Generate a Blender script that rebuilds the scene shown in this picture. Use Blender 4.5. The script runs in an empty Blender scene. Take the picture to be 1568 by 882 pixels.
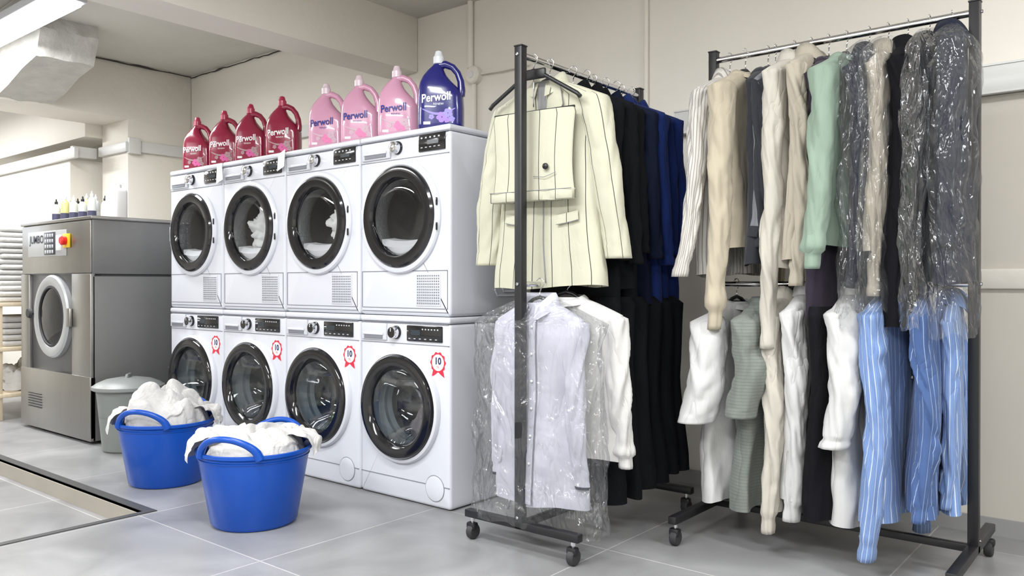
import bpy, bmesh, math, random
from math import sin, cos, pi, radians, sqrt
from mathutils import Vector, Matrix, noise
random.seed(7)
scene = bpy.context.scene
col = scene.collection

# ------------------------------------------------------------------ materials
_m = {}
def pm(name, c, rough=.5, metal=0, var=0, vscale=4, bump=0, bscale=20, stretch=(1,1,1),
       stripe=None, coat=0, emit=0, spec=.5, stripes2=None, sheen=0, crease=0, cscale=7):
    if name in _m: return _m[name]
    m = bpy.data.materials.new(name); m.use_nodes = True
    nt = m.node_tree; N = nt.nodes; Lk = nt.links
    b = N['Principled BSDF']
    b.inputs['Base Color'].default_value = (*c, 1)
    b.inputs['Roughness'].default_value = rough
    b.inputs['Metallic'].default_value = metal
    b.inputs['Coat Weight'].default_value = coat
    b.inputs['Specular IOR Level'].default_value = spec
    if sheen: b.inputs['Sheen Weight'].default_value = sheen
    if emit:
        b.inputs['Emission Color'].default_value = (*c, 1); b.inputs['Emission Strength'].default_value = emit
    tc = N.new('ShaderNodeTexCoord'); mp = N.new('ShaderNodeMapping')
    Lk.new(tc.outputs['Object'], mp.inputs['Vector']); mp.inputs['Scale'].default_value = stretch
    nz = N.new('ShaderNodeTexNoise'); nz.inputs['Scale'].default_value = vscale; nz.inputs['Detail'].default_value = 5
    Lk.new(mp.outputs[0], nz.inputs['Vector'])
    mx = N.new('ShaderNodeMix'); mx.data_type = 'RGBA'
    v = var if var else .02
    mx.inputs[6].default_value = (*[max(0, x*(1-v)) for x in c], 1)
    mx.inputs[7].default_value = (*[min(1, x*(1+v)) for x in c], 1)
    Lk.new(nz.outputs['Fac'], mx.inputs[0]); last = mx.outputs[2]
    for st in (stripe, stripes2):
        if not st: continue
        axis, period, width, sc = st
        sp = N.new('ShaderNodeSeparateXYZ'); Lk.new(tc.outputs['UV'], sp.inputs[0])
        a = N.new('ShaderNodeMath'); a.operation = 'MULTIPLY_ADD'; a.inputs[1].default_value = 1/period; a.inputs[2].default_value = 100.45
        Lk.new(sp.outputs[axis], a.inputs[0])
        f = N.new('ShaderNodeMath'); f.operation = 'FRACT'; Lk.new(a.outputs[0], f.inputs[0])
        l = N.new('ShaderNodeMath'); l.operation = 'LESS_THAN'; l.inputs[1].default_value = width
        Lk.new(f.outputs[0], l.inputs[0])
        m2 = N.new('ShaderNodeMix'); m2.data_type = 'RGBA'
        Lk.new(l.outputs[0], m2.inputs[0]); Lk.new(last, m2.inputs[6]); m2.inputs[7].default_value = (*sc, 1)
        last = m2.outputs[2]
    Lk.new(last, b.inputs['Base Color'])
    nrm = None
    if bump:
        n2 = N.new('ShaderNodeTexNoise'); n2.inputs['Scale'].default_value = bscale; n2.inputs['Detail'].default_value = 4
        Lk.new(mp.outputs[0], n2.inputs['Vector'])
        bp = N.new('ShaderNodeBump'); bp.inputs['Strength'].default_value = bump; bp.inputs['Distance'].default_value = .02
        Lk.new(n2.outputs['Fac'], bp.inputs['Height']); Lk.new(bp.outputs[0], b.inputs['Normal']); nrm = bp
    if crease:
        n3 = N.new('ShaderNodeTexNoise'); n3.inputs['Scale'].default_value = cscale; n3.inputs['Detail'].default_value = 2.5; n3.inputs['Distortion'].default_value = .9
        Lk.new(mp.outputs[0], n3.inputs['Vector'])
        s1 = N.new('ShaderNodeMath'); s1.operation = 'SUBTRACT'; s1.inputs[1].default_value = .5; Lk.new(n3.outputs['Fac'], s1.inputs[0])
        s2 = N.new('ShaderNodeMath'); s2.operation = 'ABSOLUTE'; Lk.new(s1.outputs[0], s2.inputs[0])
        s3 = N.new('ShaderNodeMath'); s3.operation = 'SQRT'; Lk.new(s2.outputs[0], s3.inputs[0])
        b2 = N.new('ShaderNodeBump'); b2.inputs['Strength'].default_value = crease; b2.inputs['Distance'].default_value = .035
        Lk.new(s3.outputs[0], b2.inputs['Height'])
        if nrm: Lk.new(nrm.outputs[0], b2.inputs['Normal'])
        Lk.new(b2.outputs[0], b.inputs['Normal'])
    _m[name] = m
    return m

def clear(name, tint=(.9,.9,.9), refl=.12, rough=.03, bump=0, bscale=12, milky=0, fr=.6):
    if name in _m: return _m[name]
    m = bpy.data.materials.new(name); m.use_nodes = True
    nt = m.node_tree; N = nt.nodes; Lk = nt.links
    N.remove(N['Principled BSDF']); out = N['Material Output']
    tr = N.new('ShaderNodeBsdfTransparent'); tr.inputs[0].default_value = (*tint, 1)
    gl = N.new('ShaderNodeBsdfGlossy'); gl.inputs['Roughness'].default_value = rough
    lw = N.new('ShaderNodeLayerWeight'); lw.inputs[0].default_value = .35
    ad = N.new('ShaderNodeMath'); ad.operation = 'MULTIPLY_ADD'; ad.inputs[1].default_value = fr; ad.inputs[2].default_value = refl
    Lk.new(lw.outputs['Fresnel'], ad.inputs[0])
    mx = N.new('ShaderNodeMixShader'); Lk.new(ad.outputs[0], mx.inputs[0])
    src = tr.outputs[0]
    if milky:
        df = N.new('ShaderNodeBsdfDiffuse'); df.inputs[0].default_value = (.9,.92,.95,1)
        m3 = N.new('ShaderNodeMixShader'); m3.inputs[0].default_value = milky
        Lk.new(tr.outputs[0], m3.inputs[1]); Lk.new(df.outputs[0], m3.inputs[2]); src = m3.outputs[0]
    Lk.new(src, mx.inputs[1]); Lk.new(gl.outputs[0], mx.inputs[2]); Lk.new(mx.outputs[0], out.inputs[0])
    if bump:
        tc = N.new('ShaderNodeTexCoord'); mp = N.new('ShaderNodeMapping'); mp.inputs['Scale'].default_value = (1,1,.45)
        Lk.new(tc.outputs['Object'], mp.inputs[0])
        n2 = N.new('ShaderNodeTexNoise'); n2.inputs['Scale'].default_value = bscale; n2.inputs['Detail'].default_value = 3
        n2.inputs['Distortion'].default_value = 1.5
        Lk.new(mp.outputs[0], n2.inputs['Vector'])
        s1 = N.new('ShaderNodeMath'); s1.operation = 'SUBTRACT'; s1.inputs[1].default_value = .5; Lk.new(n2.outputs['Fac'], s1.inputs[0])
        s2 = N.new('ShaderNodeMath'); s2.operation = 'ABSOLUTE'; Lk.new(s1.outputs[0], s2.inputs[0])
        bp = N.new('ShaderNodeBump'); bp.inputs['Strength'].default_value = bump; bp.inputs['Distance'].default_value = .09
        Lk.new(s2.outputs[0], bp.inputs['Height']); Lk.new(bp.outputs[0], gl.inputs['Normal']); Lk.new(bp.outputs[0], lw.inputs['Normal'])
    _m[name] = m
    return m

# ------------------------------------------------------------------ mesh builder
class MB:
    def __init__(s, name): s.name=name; s.v=[]; s.f=[]; s.mi=[]; s.mats=[]; s.uv=[]
    def m(s, mat):
        if mat not in s.mats: s.mats.append(mat)
        return s.mats.index(mat)
    def raw(s, vs, fs, mat, M=None, uv=None):
        o=len(s.v); k=s.m(mat)
        for i,p in enumerate(vs):
            p=Vector(p); s.v.append(M@p if M else p); s.uv.append(uv[i] if uv else (p.x,p.z))
        for f in fs: s.f.append([i+o for i in f]); s.mi.append(k)
    def dump(s, bm, mat, M=None):
        bm.verts.index_update()
        s.raw([v.co.copy() for v in bm.verts], [[v.index for v in f.verts] for f in bm.faces], mat, M); bm.free()
    def box(s, c, d, mat, bev=0, seg=2, M=None):
        bm=bmesh.new(); bmesh.ops.create_cube(bm,size=1)
        for v in bm.verts: v.co=Vector((v.co.x*d[0]+c[0], v.co.y*d[1]+c[1], v.co.z*d[2]+c[2]))
        if bev: bmesh.ops.bevel(bm,geom=bm.edges[:],offset=min(bev,min(d)*.45),segments=seg,affect='EDGES',profile=.5)
        s.dump(bm,mat,M)
    def rings(s, R, mat, cap0=False, cap1=False, M=None, closed=True, uv=None):
        n=len(R[0]); vs=[p for r in R for p in r]; fs=[]
        if uv: uv=[p for r in uv for p in r]
        for i in range(len(R)-1):
            for j in range(n if closed else n-1):
                k=(j+1)%n; fs.append([i*n+j,i*n+k,(i+1)*n+k,(i+1)*n+j])
        if cap0: fs.append(list(range(n))[::-1])
        if cap1: fs.append([(len(R)-1)*n+j for j in range(n)])
        s.raw(vs,fs,mat,M,uv)
    def lathe(s, prof, mat, c=(0,0,0), axis='z', seg=40, cap0=False, cap1=False, sx=1, sy=1, M=None):
        R=[]
        for r,h in prof:
            ring=[]
            for j in range(seg):
                a=2*pi*j/seg; x=r*cos(a)*sx; y=r*sin(a)*sy
                if axis=='z': p=(c[0]+x,c[1]+y,c[2]+h)
                elif axis=='y': p=(c[0]+x,c[1]+h,c[2]+y)
                else: p=(c[0]+h,c[1]+x,c[2]+y)
                ring.append(p)
            R.append(ring)
        s.rings(R,mat,cap0,cap1,M)
    def tube(s, pts, r, mat, seg=10, closed=False, flat=1, M=None, up=(0,0,1)):
        pts=[Vector(p) for p in pts]; n=len(pts); R=[]
        for i,p in enumerate(pts):
            if closed: t=(pts[(i+1)%n]-pts[i-1])
            else: t=(pts[min(i+1,n-1)]-pts[max(i-1,0)])
            t.normalize(); u=Vector(up)
            if abs(t.dot(u))>.95: u=Vector((0,1,0)) if abs(t.y)<.9 else Vector((1,0,0))
            a=t.cross(u).normalized(); b=a.cross(t).normalized()
            rr=r[i] if isinstance(r,(list,tuple)) else r
            R.append([p+a*cos(2*pi*j/seg)*rr+b*sin(2*pi*j/seg)*rr*flat for j in range(seg)])
        if closed: R.append(R[0]); s.rings(R,mat,M=M)
        else: s.rings(R,mat,True,True,M=M)
    def text(s, body, size, mat, fn, ext=.0004, bold=0):
        cu=bpy.data.curves.new('t','FONT'); cu.body=body; cu.size=size; cu.align_x='CENTER'; cu.align_y='CENTER'; cu.resolution_u=3
        cu.offset=bold
        ob=bpy.data.objects.new('t',cu); col.objects.link(ob)
        dg=bpy.context.evaluated_depsgraph_get(); dg.update()
        me=ob.evaluated_get(dg).to_mesh()
        vs=[fn(v.co.x,v.co.y) for v in me.vertices]; fs=[list(p.vertices) for p in me.polygons]
        s.raw(vs,fs,mat)
        ob.evaluated_get(dg).to_mesh_clear()
        bpy.data.objects.remove(ob); bpy.data.curves.remove(cu)
    def done(s, loc=(0,0,0), rot=0, parent=None, sharp=35, objname=None):
        me=bpy.data.meshes.new(s.name); me.from_pydata([tuple(v) for v in s.v],[],s.f)
        for m in s.mats: me.materials.append(m)
        for p,k in zip(me.polygons,s.mi): p.material_index=k; p.use_smooth=True
        ul=me.uv_layers.new(name='UVMap')
        for l in me.loops: ul.data[l.index].uv=s.uv[l.vertex_index]
        bm=bmesh.new(); bm.from_mesh(me); bmesh.ops.recalc_face_normals(bm,faces=bm.faces[:]); bm.to_mesh(me); bm.free()
        me.set_sharp_from_angle(angle=radians(sharp))
        ob=bpy.data.objects.new(s.name,me); col.objects.link(ob)
        ob.location=loc; ob.rotation_euler=(0,0,rot)
        if parent: ob.parent=parent
        return ob

def nz_(x,y,z): return noise.noise(Vector((x,y,z)))
def fbm(x,y,z,o=3):
    a=1;t=0
    for i in range(o):
        t+=a*noise.noise(Vector((x,y,z))); a*=.5; x*=2.1;y*=2.1;z*=2.1
    return t
def ridge(x,y,z,o=4):
    wx=x+.6*noise.noise(Vector((x*.9,y*.9,z+9))); wy=y+.6*noise.noise(Vector((x*.9,y*.9,z+19)))
    a=1;t=0
    for i in range(o):
        t+=a*(1-2*abs(noise.noise(Vector((wx,wy,z))))); a*=.48; wx*=1.9;wy*=1.9;z+=3
    return t
def billow(x,y,z,o=2):
    wx=x+.7*noise.noise(Vector((x*.8,y*.8,z+9))); wy=y+.7*noise.noise(Vector((x*.8,y*.8,z+19)))
    a=1;t=0
    for i in range(o):
        t+=a*abs(noise.noise(Vector((wx,wy,z)))); a*=.45; wx*=2.1;wy*=2.1;z+=3
    return t
def lerp(a,b,k): return a+(b-a)*k

# ------------------------------------------------------------------ palette
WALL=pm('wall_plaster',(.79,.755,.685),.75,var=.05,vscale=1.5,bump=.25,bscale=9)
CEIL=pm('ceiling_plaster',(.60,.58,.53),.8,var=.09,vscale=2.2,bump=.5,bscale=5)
PEEL=pm('peeling_plaster',(.54,.525,.49),.8,var=.2,vscale=9,bump=.8,bscale=14)
WHITE=pm('white_enamel',(.66,.68,.735),.28,coat=.3)
WHITE2=pm('white_plastic',(.60,.62,.665),.35)
GROOVE=pm('groove_grey',(.20,.21,.24),.6)
BLACKG=pm('black_gloss',(.008,.008,.01),.12,coat=.5)
BLACK=pm('black_powdercoat',(.010,.010,.012),.4)
RUB=pm('rubber_dark',(.03,.03,.033),.6)
GASKET=pm('grey_gasket',(.20,.22,.23),.45)
CHROME=pm('chrome',(.75,.75,.77),.15,1)
DRUM=pm('drum_steel',(.32,.33,.35),.35,.8,bump=.3,bscale=60)
DRUMD=pm('drum_grey',(.17,.175,.185),.4,.4,bump=.3,bscale=60)
STEEL=pm('brushed_steel',(.38,.37,.35),.34,1,var=.1,vscale=8,stretch=(1,1,.1),bump=.03,bscale=60)
STEELD=pm('steel_side',(.20,.20,.20),.5,.6,var=.08,vscale=3)
GLASS=clear('door_glass',(.86,.88,.90),.05,.02,fr=.45)
RED=pm('badge_red',(.65,.02,.05),.4)
PAPER=pm('paper_white',(.75,.75,.75),.6)
ICON=pm('display_print',(.5,.52,.55),.5)
TOWEL=pm('white_towel',(.55,.54,.525),.9,var=.05,vscale=8,bump=.25,bscale=60,crease=.3,cscale=9,sheen=.15)
BLUE=pm('blue_plastic',(.0,.065,.40),.32,var=.03)
TRUNK=pm('trunking_plastic',(.66,.66,.645),.4)
PLASTIC=clear('garment_film',(.985,.987,.99),.035,.13,bump=1.0,bscale=8,milky=.03,fr=.40)
WOODLT=pm('pale_wood',(.6,.5,.36),.6,var=.15,vscale=6,stretch=(1,8,1))

# ------------------------------------------------------------------ room
YB=3.72; ZC=2.74
def simple(name, boxes, mat, bev=0):
    b=MB(name)
    for (x0,x1,y0,y1,z0,z1) in boxes:
        b.box(((x0+x1)/2,(y0+y1)/2,(z0+z1)/2),(x1-x0,y1-y0,z1-z0),mat,bev)
    return b.done()
def floor_mat():
    m=bpy.data.materials.new('floor_tiles'); m.use_nodes=True; nt=m.node_tree; N=nt.nodes; L=nt.links; b=N['Principled BSDF']
    tc=N.new('ShaderNodeTexCoord'); mp=N.new('ShaderNodeMapping'); mp.inputs['Location'].default_value=(2.55+9,-1.68+9,0)
    L.new(tc.outputs['Object'],mp.inputs[0])
    br=N.new('ShaderNodeTexBrick'); br.offset=0; br.inputs['Scale'].default_value=1; br.inputs['Brick Width'].default_value=.9; br.inputs['Row Height'].default_value=.9
    br.inputs['Mortar Size'].default_value=.003; br.inputs['Mortar Smooth'].default_value=.2
    br.inputs['Color1'].default_value=(.265,.265,.27,1); br.inputs['Color2'].default_value=(.305,.305,.31,1); br.inputs['Mortar'].default_value=(.50,.49,.48,1)
    L.new(mp.outputs[0],br.inputs['Vector'])
    n=N.new('ShaderNodeTexNoise'); n.inputs['Scale'].default_value=2.4; n.inputs['Detail'].default_value=8; n.inputs['Distortion'].default_value=.8
    L.new(tc.outputs['Object'],n.inputs['Vector'])
    cr=N.new('ShaderNodeValToRGB'); cr.color_ramp.elements[0].position=.3; cr.color_ramp.elements[0].color=(.72,.72,.72,1); cr.color_ramp.elements[1].position=.7; cr.color_ramp.elements[1].color=(1.2,1.2,1.2,1)
    L.new(n.outputs['Fac'],cr.inputs[0])
    mx=N.new('ShaderNodeMix'); mx.data_type='RGBA'; mx.blend_type='MULTIPLY'; mx.inputs[0].default_value=1
    L.new(br.outputs['Color'],mx.inputs[6]); L.new(cr.outputs[0],mx.inputs[7]); L.new(mx.outputs[2],b.inputs['Base Color'])
    b.inputs['Roughness'].default_value=.32
    bp=N.new('ShaderNodeBump'); bp.inputs['Strength'].default_value=.3; bp.inputs['Distance'].default_value=.003; bp.invert=True
    L.new(br.outputs['Fac'],bp.inputs['Height']); L.new(bp.outputs[0],b.inputs['Normal'])
    return m
FL=floor_mat()
XR=2.6; XL=-10.5; YF=-3.2
simple('floor',[(-3.5,XR,YF,YB+.1,-.3,0),(XL,-3.5,1.72,YB+.1,-.3,0),(XL,-3.5,YF,1.72,-.3,-.085)],FL)
DTRIM=pm('dark_edge_metal',(.06,.06,.06),.5,.3)
simple('trim_1',[(XL,-3.5,1.72,1.765,-.012,.003)],DTRIM)
simple('trim_2',[(-3.5,-3.465,YF,1.765,-.012,.0035)],DTRIM)
RISER=pm('riser_tile',(.36,.33,.28),.5,var=.1)
simple('trim_3',[(XL,-3.501,1.712,1.7195,-.085,-.012)],RISER)
simple('wall_back',[(XL,XR,YB,YB+.15,-.3,3.1)],WALL)
simple('wall_right',[(XR,XR+.15,YF,YB,-.3,3.1)],WALL)
simple('wall_front',[(XL,XR,YF-.15,YF,-.3,3.1)],WALL)
simple('wall_left',[(XL-.15,XL,YF,YB,-.3,3.1)],WALL)
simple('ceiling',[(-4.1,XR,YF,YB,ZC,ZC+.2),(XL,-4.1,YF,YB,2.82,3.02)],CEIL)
simple('ceiling_beam',[(-4.12,-3.84,YF,YB-.001,2.385,ZC+.02)],WALL,.01)
simple('ceiling_beam',[(-7.15,-6.68,YF,YB-.001,2.36,2.83)],WALL,.01)
simple('wall_pier',[(-7.15,-6.68,3.16,YB-.001,0,2.37)],WALL,.01)
b=MB('ceiling_haunch')
pr=[(-6.70,2.83),(-6.3,2.83),(-5.92,2.83),(-5.88,2.72),(-5.95,2.55),(-6.2,2.5),(-6.45,2.43),(-6.70,2.37)]
yA,yB=2.2,2.58
R=[]
for i in range(15):
    y=lerp(yA,yB,i/14)
    R.append([(x+.02*fbm(x*4,y*9,z*5),y,z+.015*fbm(x*7,y*7,z*9+4)) for x,z in pr])
b.rings(R,PEEL,True,True); b.done(sharp=40)
b=MB('ceiling_patch')
g=[]
for i in range(14):
    a=2*pi*i/14; rr=1+.35*nz_(cos(a)*2,sin(a)*2,3)
    g.append((-5.75+.55*rr*cos(a),2.15+.16*rr*sin(a),2.812))
b.raw(g+[(x,y,2.818) for x,y,z in g],[list(range(14))]+[[i,(i+1)%14,(i+1)%14+14,i+14] for i in range(14)],PEEL); b.done()
simple('wall_column',[(-8.9,-7.28,2.95,YB-.001,0,2.07)],WALL,.02)
simple('ceiling_beam',[(XL+.001,-7.151,3.02,3.3,2.25,2.83)],WALL,.01)
WINM=pm('window_glow',(.85,.9,1),.4,emit=1.1)
b=MB('window_1'); b.box((-10.46,1.9,1.9),(.05,1.3,.8),WINM)
for dy in (-.67,0,.67): b.box((-10.43,1.9+dy,1.9),(.08,.05,.88),TRUNK,.005)
for dz in (-.42,.42): b.box((-10.43,1.9,1.9+dz),(.08,1.39,.05),TRUNK,.005)
b.done()
b=MB('trim_4')
pts=[(-6.66,3.70-.0,2.808)]
for i in range(40):
    x=-6.66+2.5*i/39
    pts.append((x,3.705,2.80+.012*nz_(x*9,0,0)))
for i in range(14): pts.insert(0,(-6.665,3.70-.09*i,2.808+.008*nz_(i*.9,2,0)))
DK=pm('crack_dark',(.06,.05,.045),.9)
b.tube(pts,[.004+.009*abs(nz_(i*.7,5,1)) for i in range(len(pts))],DK,seg=5)
b.done()
b=MB('cable_trunking')
b.box((-6.663,3.44,2.14),(.03,.55,.09),TRUNK,.005)
b.box((-6.656,3.2,2.14),(.045,.10,.13),TRUNK,.005)
b.box((-6.90,3.143,2.13),(.50,.03,.08),TRUNK,.005)
b.box((-5.3,3.70,2.14),(2.6,.03,.09),TRUNK,.005)
b.done()
b=MB('cable_trunking')
b.box((-8.2,2.93,2.10),(2.2,.035,.09),TRUNK,.005); b.box((-7.2,3.03,2.12),(.05,.2,.09),TRUNK,.005); b.done()
b=MB('cable_trunking')
b.box((.2,YB-.027,1.81),(4.3,.05,.115),TRUNK,.006)
b.box((.2,YB-.054,1.865),(4.3,.006,.008),TRUNK); b.box((.2,YB-.054,1.755),(4.3,.006,.008),TRUNK)
b.box((-.08,YB-.057,1.80),(.34,.012,.09),WHITE2,.004)
for i in range(10): b.box((-.2+i*.022,YB-.065,1.80),(.012,.006,.05),TRUNK)
b.done()
LOW=pm('dado_paint',(.58,.545,.485),.55,var=.04,vscale=2,bump=.15,bscale=6)
simple('wall_dado',[(-.62,XR,YB-.012,YB-.001,0,1.75)],LOW)
simple('trim_5',[(-.62,XR,YB-.03,YB-.002,.98,1.06)],WALL,.008)
simple('baseboard_back',[(-6.6,XR,YB-.022,YB-.013,0,.07)],pm('skirting_grey',(.33,.33,.33),.5))
b=MB('wall_conduit')
b.tube([(-3.33,YB-.02,1.7),(-3.33,YB-.02,2.25)],.014,WALL); b.tube([(-3.36,YB-.02,2.33),(-3.36,YB-.02,2.74)],.018,WALL)
b.lathe([(.0,-.03),(.045,-.03),(.055,-.02),(.055,.02)],WALL,(-3.33,YB-.02,2.28),'y',24)
b.lathe([(.0,-.036),(.02,-.036),(.022,-.03)],PAPER,(-3.33,YB-.02,2.28),'y',16)
b.tube([(-3.27,YB-.02,2.28),(-3.1,YB-.03,2.27),(-2.9,YB-.022,2.275)],.006,WALL,8)
b.done()
b=MB('wall_conduit'); b.tube([(-2.13,YB-.014,1.86),(-2.13,YB-.014,2.74)],.012,WALL); b.done()

# ceiling lights; only the first is visible, the rest are unseen, added as fill
TUBE=pm('tube_glow',(.95,.98,1),.4,emit=11)
def tube_or_fill_light(x,y,z,length,power,wy=.35):
    b=MB('ceiling_or_fill_light')
    b.box((0,0,.035),(length,.22,.05),WHITE2,.008)
    b.box((0,0,-.0),(length-.04,.17,.03),TUBE,.01)
    o=b.done((x,y,z))
    ld=bpy.data.lights.new('tube_or_fill_lamp','AREA'); ld.shape='RECTANGLE'; ld.size=length; ld.size_y=wy; ld.energy=power; ld.color=(.98,.99,1)
    lo=bpy.data.objects.new('tube_or_fill_lamp',ld); col.objects.link(lo); lo.parent=o; lo.location=(0,0,-.03)
    return o
tube_or_fill_light(-5.80,2.0,2.64,1.7,36)
tube_or_fill_light(-1.6,1.0,2.66,1.7,46)
tube_or_fill_light(.8,2.2,2.66,1.5,42)
tube_or_fill_light(-2.2,-1.0,2.66,1.7,80)  # front fixtures from here on are out of view, added as fill
tube_or_fill_light(.6,-.8,2.66,1.7,68)
tube_or_fill_light(-5.6,-.6,2.66,1.7,70)
tube_or_fill_light(-8.6,1.6,2.66,1.5,80)

# ------------------------------------------------------------------ machines
def body(b,w,dep,h,cx,cz,r,mat,bev=.014):
    x0,x1=-w/2,w/2
    ang=[2*pi*i/64 for i in range(64)]
    for X in(x0,x1):
        for Z in(0,h): ang.append(math.atan2(Z-cz,X-cx)%(2*pi))
    ang=sorted(set(round(a,6) for a in ang))
    a2=[ang[0]]
    for a in ang[1:]:
        if a-a2[-1]>.004: a2.append(a)
    ang=a2
    bm=bmesh.new(); ci=[];ro=[]
    for a in ang:
        c,s_=cos(a),sin(a); ci.append(bm.verts.new((cx+r*c,0,cz+r*s_)))
        t=1e9
        if c>1e-9:t=min(t,(x1-cx)/c)
        if c<-1e-9:t=min(t,(x0-cx)/c)
        if s_>1e-9:t=min(t,(h-cz)/s_)
        if s_<-1e-9:t=min(t,(0-cz)/s_)
        X=cx+t*c;Z=cz+t*s_
        for e in(x0,x1):
            if abs(X-e)<.003:X=e
        for e in(0,h):
            if abs(Z-e)<.003:Z=e
        ro.append(bm.verts.new((X,0,Z)))
    n=len(ang)
    for i in range(n):
        j=(i+1)%n; bm.faces.new([ci[i],ci[j],ro[j],ro[i]])
    bk={(X,Z):bm.verts.new((X,dep,Z)) for X in(x0,x1) for Z in(0,h)}
    E=1e-4
    def side(test,key,c0,c1):
        vs=sorted([v for v in ro if test(v.co)],key=key)
        bm.faces.new(vs+[bk[c1],bk[c0]])
    side(lambda p:abs(p.x-x0)<E,lambda v:v.co.z,(x0,0),(x0,h)); side(lambda p:abs(p.x-x1)<E,lambda v:v.co.z,(x1,0),(x1,h))
    side(lambda p:abs(p.z)<E,lambda v:v.co.x,(x0,0),(x1,0)); side(lambda p:abs(p.z-h)<E,lambda v:v.co.x,(x0,h),(x1,h))
    bm.faces.new([bk[(x0,0)],bk[(x1,0)],bk[(x1,h)],bk[(x0,h)]])
    bmesh.ops.recalc_face_normals(bm,faces=bm.faces[:])
    ed=[e for e in bm.edges if len(e.link_faces)==2 and e.calc_face_angle(0)>1]
    bmesh.ops.bevel(bm,geom=ed,offset=bev,segments=3,affect='EDGES',profile=.5)
    b.dump(bm,mat)

def heap(b,c,rx,ry,h,mat,seed=0,amp=.35,sc=9,nr=34,nt=84,edge=0):
    R=[]
    for i in range(nr+1):
        k=i/nr; ring=[]
        for j in range(nt):
            a=2*pi*j/nt; rr=k*(1+.12*nz_(cos(a)*1.6,sin(a)*1.6,seed))
            x=rr*rx*cos(a); y=rr*ry*sin(a)
            z=h*(max(0,1-k*k))**.6*.75
            z+=amp*h*(2.1*billow(x*sc,y*sc,seed+z*3,2)-.4)*(1-.3*k)
            dx=.030*fbm(x*8,y*8,seed+5+z*6,2); dy=.030*fbm(x*8,y*8,seed+15+z*6,2)
            if k>.86: z-=edge*(k-.86)/.14; dx*=.3; dy*=.3
            ring.append((c[0]+x+dx,c[1]+y+dy,c[2]+z))
        R.append(ring)
    b.rings(R,mat)

def side_ribs(b,w,h):
    for k in range(5):
        y=.30+.045*k
        b.tube([(w/2+.0005,y,.12+.02*k),(w/2+.0005,y+.02,.09+.02*k),(w/2+.0005,min(.55,y+.16),.09+.02*k)],.004,WHITE,6)

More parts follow.
